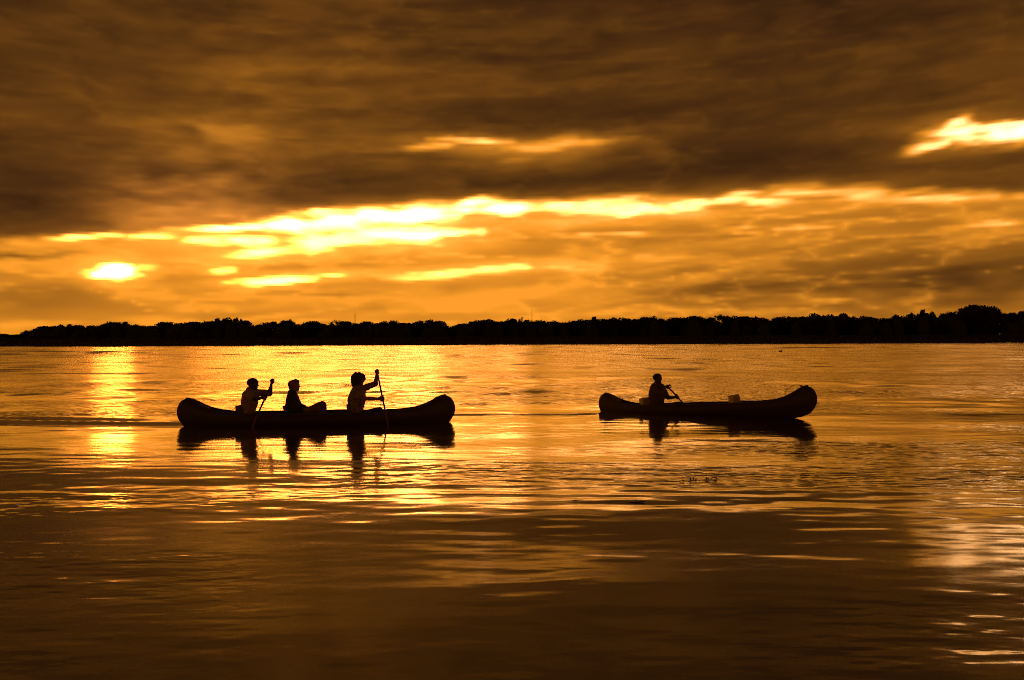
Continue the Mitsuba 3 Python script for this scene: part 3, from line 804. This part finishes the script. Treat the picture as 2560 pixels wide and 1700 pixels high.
def build_person(M, j, label, looks, hair):
    """j: joints in the boat's frame. Both hands grip (j['grip_l'], j['grip_r']) something with an axis."""
    key = thing("person", label, "person", None)
    skin, shirt, trousers = looks
    J = {k: np.asarray(v, float) if not isinstance(v, dict) else v for k, v in j.items()}
    hips, chest, neck = J["hip"], (J["hip"] * 0.36 + (J["sh_l"] + J["sh_r"]) * 0.32), J["neck"]
    across = sdir(J["sh_l"] - J["sh_r"])
    hip_ax = np.array([0, 1.0, 0])
    waist = J["hip"] * 0.66 + (J["sh_l"] + J["sh_r"]) * 0.17
    build = J.get("build", 1.0)
    build = float(build)

    def torso(g):
        ph, pw = [(hips + hip_ax * s * 0.085, 0.098 * build + g) for s in (1, -1)], [(waist + hip_ax * s * 0.06, 0.092 * build + g) for s in (1, -1)]
        pc = [(chest + across * s * 0.075, 0.104 * build + g) for s in (1, -1)]
        ps = [(J["sh_l"] - across * 0.015, 0.056 + g), (J["sh_r"] + across * 0.015, 0.056 + g)]
        nb = [(neck * 0.75 + (J["sh_l"] + J["sh_r"]) * 0.125, 0.062 + g)]
        return [hull(*ph, *pw), hull(*pw, *pc), hull(*pc, *ps, *nb)]

    head, P = head_parts(J["head"], J["look"], J.get("head_up", np.array([0, 0, 1.0])))
    body = torso(0.0) + head + [bone(neck, 0.056, P(-0.012, 0, -0.04), 0.054)]
    hands = []
    sleeves = []
    for s in ("l", "r"):
        sh, el, wr = J["sh_" + s], J["el_" + s], J["wr_" + s]
        body += [bone(sh, 0.050, el, 0.038), bone(el, 0.038, el * 0.6 + wr * 0.4, 0.038), bone(el * 0.6 + wr * 0.4, 0.038, wr, 0.026)]
        cut = J["sleeve"][s]
        if cut <= 1:
            e = sh * (1 - cut) + el * cut
            sleeves += [bone(sh, 0.066, e, 0.060)]
        else:
            e = el * (2 - cut) + wr * (cut - 1)
            sleeves += [bone(sh, 0.066, el, 0.054), bone(el, 0.054, e, 0.050)]
        g = J["grip_" + s]
        hands.append(hand_gripping(g["at"], g["axis"], g["back"], wr, g.get("thumb", 1), g.get("r", 0.016)))
    legs, cloth = [], []
    for s, sg in (("l", 1), ("r", -1)):
        hp, kn, an = hips + np.array([0.02, sg * 0.09, -0.01]), J["kn_" + s], J["an_" + s]
        toe = J.get("toe_" + s, an + np.array([0.17, 0, -0.035]))
        legs += [bone(hp, 0.075, kn, 0.052), bone(kn, 0.050, kn * 0.65 + an * 0.35, 0.052), bone(kn * 0.65 + an * 0.35, 0.052, an, 0.036),
                 hull((an, 0.036), (an + [-0.04, 0, -0.035], 0.03), (toe, 0.024))]
        cloth += [bone(hp, 0.090, kn, 0.066), bone(kn, 0.066, kn * 0.15 + an * 0.85, 0.056)]
    trunk = smoothed(union(body + legs), 0.022, 6)
    whole = union([to_man(trunk), *hands])
    obj("body", place(to_tri(whole), M), skin, key, smooth=50)
    sh_m = union(torso(0.016) + sleeves + [hull((neck + [-0.02, 0.0, 0.012], 0.066), (neck + [0.0, 0.0, -0.03], 0.075))])
    sh_t = wrinkle(smoothed(sh_m, 0.025, 5), 0.011, 9.0, 3, (1, 1, 0.7))
    obj("shirt", place(sh_t, M), shirt, key, smooth=50)
    pl = union([hull((hips + hip_ax * 0.085 + [0, 0, 0.02], 0.112), (hips - hip_ax * 0.085 + [0, 0, 0.02], 0.112))] + cloth)
    obj("trousers", place(wrinkle(smoothed(pl, 0.03, 5), 0.009, 10.0, 5), M), trousers, key, smooth=50)
    hm, mat, rough = hair(P)
    obj("hair", place(wrinkle(smoothed(hm, 0.012, 2), rough, 40.0, 8), M), mat, key, smooth=50)
    return key


def cropped(P):
    cap = hull((P(-0.032, 0, 0.026), 0.0765), (P(0.022, 0, 0.036), 0.072), (P(-0.01, 0.012, 0.034), 0.0745), (P(-0.01, -0.012, 0.034), 0.0745))
    face = hull((P(0.12, 0.05, -0.02), 0.06), (P(0.12, -0.05, -0.02), 0.06), (P(0.06, 0.04, -0.12), 0.06), (P(0.06, -0.04, -0.12), 0.06), (P(0.13, 0, 0.06), 0.04))
    return cap - face, "mat_hair", 0.002


def short_fair(P):
    cap = hull((P(-0.034, 0, 0.022), 0.0775), (P(0.018, 0, 0.040), 0.073), (P(-0.045, 0, -0.035), 0.052))
    tuft = [hull((P(0.02, 0.025, 0.085), 0.034), (P(0.072, 0.015, 0.075), 0.024)), hull((P(0.02, -0.03, 0.082), 0.034), (P(0.070, -0.025, 0.070), 0.026)), hull((P(0.05, -0.01, 0.095), 0.020), (P(0.086, -0.01, 0.062), 0.016))]
    face = hull((P(0.125, 0.05, -0.02), 0.065), (P(0.125, -0.05, -0.02), 0.065), (P(0.05, 0.05, -0.12), 0.065), (P(0.05, -0.05, -0.12), 0.065))
    return union([cap] + tuft) - face, "mat_hair_fair", 0.007


def bushy(P):
    cap = union([hull((P(-0.050, 0, 0.025), 0.092), (P(0.01, 0, 0.050), 0.088), (P(-0.058, 0, -0.055), 0.070)), bone(P(-0.055, 0, -0.04), 0.068, P(-0.055, 0, -0.105), 0.050),
                 hull((P(0.01, 0.03, 0.07), 0.070), (P(0.065, 0.02, 0.065), 0.052)), hull((P(0.01, -0.03, 0.065), 0.070), (P(0.07, -0.02, 0.06), 0.050)),
                 hull((P(0.07, 0, 0.055), 0.045), (P(0.108, 0, 0.026), 0.030)), bone(P(-0.04, 0.05, 0.06), 0.058, P(-0.08, -0.02, 0.04), 0.056), bone(P(-0.015, 0.060, -0.05), 0.034, P(0.01, 0.058, 0.03), 0.048), bone(P(-0.015, -0.060, -0.05), 0.034, P(0.01, -0.058, 0.03), 0.048)])
    lumps = [(P(-0.085, 0.0, 0.05), 0.052), (P(-0.045, 0.03, 0.088), 0.052), (P(0.0, -0.02, 0.098), 0.050), (P(0.05, 0.01, 0.085), 0.044), (P(-0.09, -0.02, -0.01), 0.048), (P(-0.075, 0.02, -0.07), 0.042)]
    cap = union([cap] + [sphere(c, r) for c, r in lumps])
    face = hull((P(0.13, 0.05, -0.065), 0.065), (P(0.13, -0.05, -0.065), 0.065), (P(0.07, 0.05, -0.14), 0.062), (P(0.07, -0.05, -0.14), 0.062))
    return cap - face, "mat_hair", 0.014


def build_paddle(M, top, low, label):
    """A single-bladed paddle from the grip (top) to the tip of the blade (low), in the boat's frame."""
    key = thing("paddle", label, "paddle")
    top, low = np.asarray(top, float), np.asarray(low, float)
    d = sdir(low - top)
    L = np.linalg.norm(low - top)
    obj("shaft", place(tube_mesh([top + d * t for t in np.linspace(0.0, L - 0.42, 8)], 0.0165, 10), M), "mat_paddle", key)
    side = sdir(np.cross(d, [0, 0, 1.0]))
    obj("grip", place(smoothed(hull((top - side * 0.03, 0.016), (top + side * 0.03, 0.016), (top + d * 0.05, 0.016)), 0.012, 3), M), "mat_paddle", key)
    s = np.linspace(0, 1, 15)
    half = np.interp(s, [0, 0.2, 0.6, 0.9, 1], [0.017, 0.055, 0.085, 0.08, 0.04])
    thick = np.interp(s, [0, 0.2, 1], [0.015, 0.008, 0.004])
    ang = np.linspace(0, 2 * np.pi, 13)[:-1]
    nrm = np.cross(side, d)
    v = np.array([[low - d * 0.45 * (1 - t) + side * h * math.cos(a) + nrm * k * math.sin(a) for a in ang] for t, h, k in zip(s, half, thick)]).reshape(-1, 3)
    n = len(ang)
    i, q = np.meshgrid(np.arange(14), np.arange(n), indexing="ij")
    f = np.stack([i * n + q, i * n + (q + 1) % n, (i + 1) * n + (q + 1) % n, (i + 1) * n + q], -1).reshape(-1, 4)
    tri = trimesh.Trimesh(np.vstack([v, low]), np.vstack([f[:, [0, 1, 2]], f[:, [0, 2, 3]], [[14 * n + a, 14 * n + (a + 1) % n, 15 * n] for a in range(n)]]), process=False)
    obj("blade", place(tri, M), "mat_paddle", key)
    return key


# stern paddler of the left canoe
pad1_top, pad1_low = np.array([-0.805, 0.06, 0.80]), np.array([-1.19, -0.66, -0.33])
at1 = lambda z: pad1_top + (pad1_low - pad1_top) * (pad1_top[2] - z) / (pad1_top[2] - pad1_low[2])
g1 = at1(0.52)
ax1 = sdir(pad1_top - pad1_low)
build_person(BOAT1, dict(hip=(-1.23, 0, 0.155), sh_l=(-1.13, 0.17, 0.60), sh_r=(-1.23, -0.17, 0.59), neck=(-1.18, 0, 0.645), head=(-1.142, 0, 0.765), look=(1, -0.05, -0.06),
                         el_l=(-0.875, 0.20, 0.585), wr_l=(-0.835, 0.10, 0.74), el_r=(-1.05, -0.30, 0.52), wr_r=tuple(g1 + np.array([-0.075, -0.02, -0.005])),
                         sleeve=dict(l=0.95, r=0.75), grip_l=dict(at=pad1_top + ax1 * 0.005, axis=np.array([0.1, -1, 0.3]), back=(-0.3, 0.2, 0.5)), grip_r=dict(at=g1, axis=ax1, back=(-1, -0.5, 0), thumb=-1),
                         kn_l=(-0.80, 0.13, 0.215), kn_r=(-0.80, -0.14, 0.215), an_l=(-0.50, 0.12, 0.0), an_r=(-0.50, -0.13, 0.0)),
             "short-haired person in a pale short-sleeved shirt paddling at the stern of the left canoe", ("mat_skin_dark", "mat_shirt_pale", "mat_trousers"), cropped)
build_paddle(BOAT1, pad1_top, pad1_low, "wooden paddle slanting back from the raised hand of the left canoe's stern paddler")

# passenger in the middle, knees drawn up
build_person(BOAT1, dict(hip=(-0.42, 0, 0.155), sh_l=(-0.44, 0.165, 0.545), sh_r=(-0.45, -0.165, 0.535), neck=(-0.435, 0, 0.60), head=(-0.412, 0, 0.728), look=(1, -0.12, 0.02), build=1.0,
                         el_l=(-0.36, 0.25, 0.33), wr_l=(-0.19, 0.17, 0.305), el_r=(-0.37, -0.25, 0.32), wr_r=(-0.20, -0.17, 0.295), sleeve=dict(l=1.6, r=1.6),
                         grip_l=dict(at=(-0.12, 0.14, 0.275), axis=(0.15, -1, 0), back=(-0.2, 0, 1), r=0.03), grip_r=dict(at=(-0.13, -0.14, 0.265), axis=(0.15, 1, 0), back=(-0.2, 0, 1), thumb=-1, r=0.03),
                         kn_l=(0.075, 0.12, 0.375), kn_r=(0.06, -0.12, 0.37), an_l=(0.12, 0.11, -0.01), an_r=(0.10, -0.11, -0.01)),
             "passenger in a dark top with knees drawn up, in the middle of the left canoe", ("mat_skin_fair", "mat_shirt_dark", "mat_trousers_pale"), short_fair)

# bow paddler
pad3_top, pad3_low = np.array([1.075, -0.02, 0.955]), np.array([1.385, -0.62, -0.36])
at3 = lambda z: pad3_top + (pad3_low - pad3_top) * (pad3_top[2] - z) / (pad3_top[2] - pad3_low[2])
g3 = at3(0.485)
ax3 = sdir(pad3_top - pad3_low)
build_person(BOAT1, dict(hip=(0.68, 0, 0.155), sh_l=(0.775, 0.16, 0.645), sh_r=(0.665, -0.17, 0.60), neck=(0.705, 0, 0.685), head=(0.735, 0.0, 0.815), look=(0.95, 0.32, -0.10), build=1.18,
                         el_l=(1.025, 0.17, 0.735), wr_l=(1.058, 0.05, 0.885), el_r=(0.86, -0.33, 0.50), wr_r=tuple(g3 + np.array([-0.085, -0.005, 0.0])), sleeve=dict(l=1.15, r=0.8),
                         grip_l=dict(at=pad3_top, axis=np.array([0.1, -1, 0.2]), back=(-0.4, 0.2, 0.6)), grip_r=dict(at=g3, axis=ax3, back=(-1, -0.5, 0), thumb=-1),
                         kn_l=(1.10, 0.14, 0.25), kn_r=(1.13, -0.15, 0.255), an_l=(1.40, 0.10, 0.0), an_r=(1.41, -0.11, 0.0)),
             "bushy-haired person in a pale patterned shirt paddling at the bow of the left canoe", ("mat_skin_fair", "mat_shirt_check", "mat_trousers"), bushy)
build_paddle(BOAT1, pad3_top, pad3_low, "wooden paddle held upright by the bushy-haired person at the left canoe's bow")

# lone paddler of the right canoe
pad4_top, pad4_low = np.array([-0.70, 0.04, 0.600]), np.array([-0.26, 0.74, -0.25])
at4 = lambda z: pad4_top + (pad4_low - pad4_top) * (pad4_top[2] - z) / (pad4_top[2] - pad4_low[2])
g4 = at4(0.375)
ax4 = sdir(pad4_top - pad4_low)
build_person(BOAT2, dict(hip=(-0.97, 0, 0.165), sh_l=(-0.905, 0.175, 0.61), sh_r=(-0.95, -0.175, 0.62), neck=(-0.93, 0, 0.665), head=(-0.915, 0, 0.79), look=(1, -0.25, -0.03), build=1.22,
                         el_l=(-0.86, 0.35, 0.36), wr_l=tuple(g4 + np.array([-0.08, 0.0, -0.005])), el_r=(-0.80, -0.27, 0.49), wr_r=tuple(pad4_top + np.array([-0.06, -0.05, 0.01])), sleeve=dict(l=0.85, r=0.85),
                         grip_l=dict(at=g4, axis=ax4, back=(-1, 0.3, 0.2)), grip_r=dict(at=pad4_top, axis=np.array([0.6, 1, 0.1]), back=(-0.3, -0.1, 0.8), thumb=-1),
                         kn_l=(-0.52, 0.15, 0.22), kn_r=(-0.52, -0.15, 0.22), an_l=(-0.22, 0.13, 0.0), an_r=(-0.22, -0.13, 0.0)),
             "person in a dull dark shirt paddling alone near the stern of the right canoe", ("mat_skin_dark", "mat_shirt_dull", "mat_trousers"), cropped)
build_paddle(BOAT2, pad4_top, pad4_low, "dark paddle slanting over the far side of the right canoe")

# ------------------------------------------------------------------ small things on the water
def build_waterbird():
    D, x = 108.0, 32.7
    key = thing("waterbird", "small dark waterbird floating far out near the right shore", "bird")
    P = lambda a, c, z: np.array([x + a, D + c, z])
    b = smoothed(union([hull((P(-0.16, 0, 0.05), 0.05), (P(0.0, 0, 0.07), 0.10), (P(0.12, 0, 0.07), 0.07)), bone(P(-0.2, 0, 0.10), 0.015, P(-0.1, 0, 0.08), 0.05),
                        bone(P(0.14, 0, 0.10), 0.04, P(0.17, 0, 0.22), 0.03), bone(P(0.17, 0, 0.23), 0.042, P(0.21, 0, 0.23), 0.03)]), 0.02, 4)
    obj("body", b, "mat_feather", key)
    obj("bill", to_tri(hull((P(0.235, 0, 0.225), 0.012), (P(0.29, 0, 0.215), 0.007))), "mat_twig", key)


build_waterbird()


def floating_z(x, y):
    return float(water_height(np.array([x]), np.array([y]), np.array([0.04]))[0])


def build_sprig(x, y, size, seed, label):
    r = np.random.default_rng(seed)
    key = thing("floating_sprig", label, "floating weed")
    z = floating_z(x, y)
    stem = bez([(x - size, y, z), (x, y + 0.01, z + 0.012), (x + size * 0.8, y - 0.01, z + 0.006)], 8)
    obj("stem", tube_mesh(stem, 0.004, 6), "mat_twig", key)
    for k in range(3):
        a = stem[2 + 2 * k]
        tip = a + np.array([r.uniform(-0.4, 0.7) * size, r.uniform(-0.5, 0.5) * size, r.uniform(0.35, 0.9) * size])
        side = sdir(np.cross(tip - a, [0, 1, 0.2])) * size * 0.28
        mid = (a + tip) / 2
        v = np.array([a, mid + side, tip, mid - side, mid + [0, 0.008, 0.0]])
        obj("leaf", trimesh.Trimesh(v, [[0, 1, 4], [1, 2, 4], [2, 3, 4], [3, 0, 4]], process=False), "mat_twig", key)


for i, (x, y, s, lab) in enumerate([(1.85, 9.69, 0.026, "leftmost of the four dark weed sprigs floating below the right canoe"), (1.97, 9.71, 0.042, "second weed sprig from the left below the right canoe, the bushiest of the four"),
                                    (2.15, 9.80, 0.026, "third weed sprig from the left floating below the right canoe"), (2.24, 9.86, 0.038, "rightmost of the four dark weed sprigs floating below the right canoe")]):
    build_sprig(x, y, s, 60 + i, lab)


def build_stick(x0, x1, y, r0, r1, label):
    z = floating_z((x0 + x1) / 2, y) + 0.003
    key = thing("floating_stick", label, "stick")
    pts = bez([(x0, y + 0.02, z), (x0 * 0.6 + x1 * 0.4, y, z + 0.004), (x0 * 0.3 + x1 * 0.7, y - 0.004, z), (x1, y + 0.006, z + 0.008)], 16)
    obj("stem", wrinkle(tube_mesh(pts, np.interp(np.linspace(0, 1, 16), [0, 0.55, 0.7, 1], [r0, r0, r1, r1 * 0.8]), 8), 0.0012, 30, 4), "mat_twig", key)
    obj("side_twig", tube_mesh(bez([pts[11], pts[11] + [0.01, 0, 0.018], pts[11] + [0.012, 0.004, 0.032]], 6), 0.0025, 5), "mat_twig", key)


build_stick(0.90, 1.25, 8.40, 0.002, 0.0065, "thicker dark stick floating on the water below the right canoe's stern")
build_stick(0.38, 0.68, 8.52, 0.0012, 0.0025, "thin dark stick floating to the left of the thicker stick")
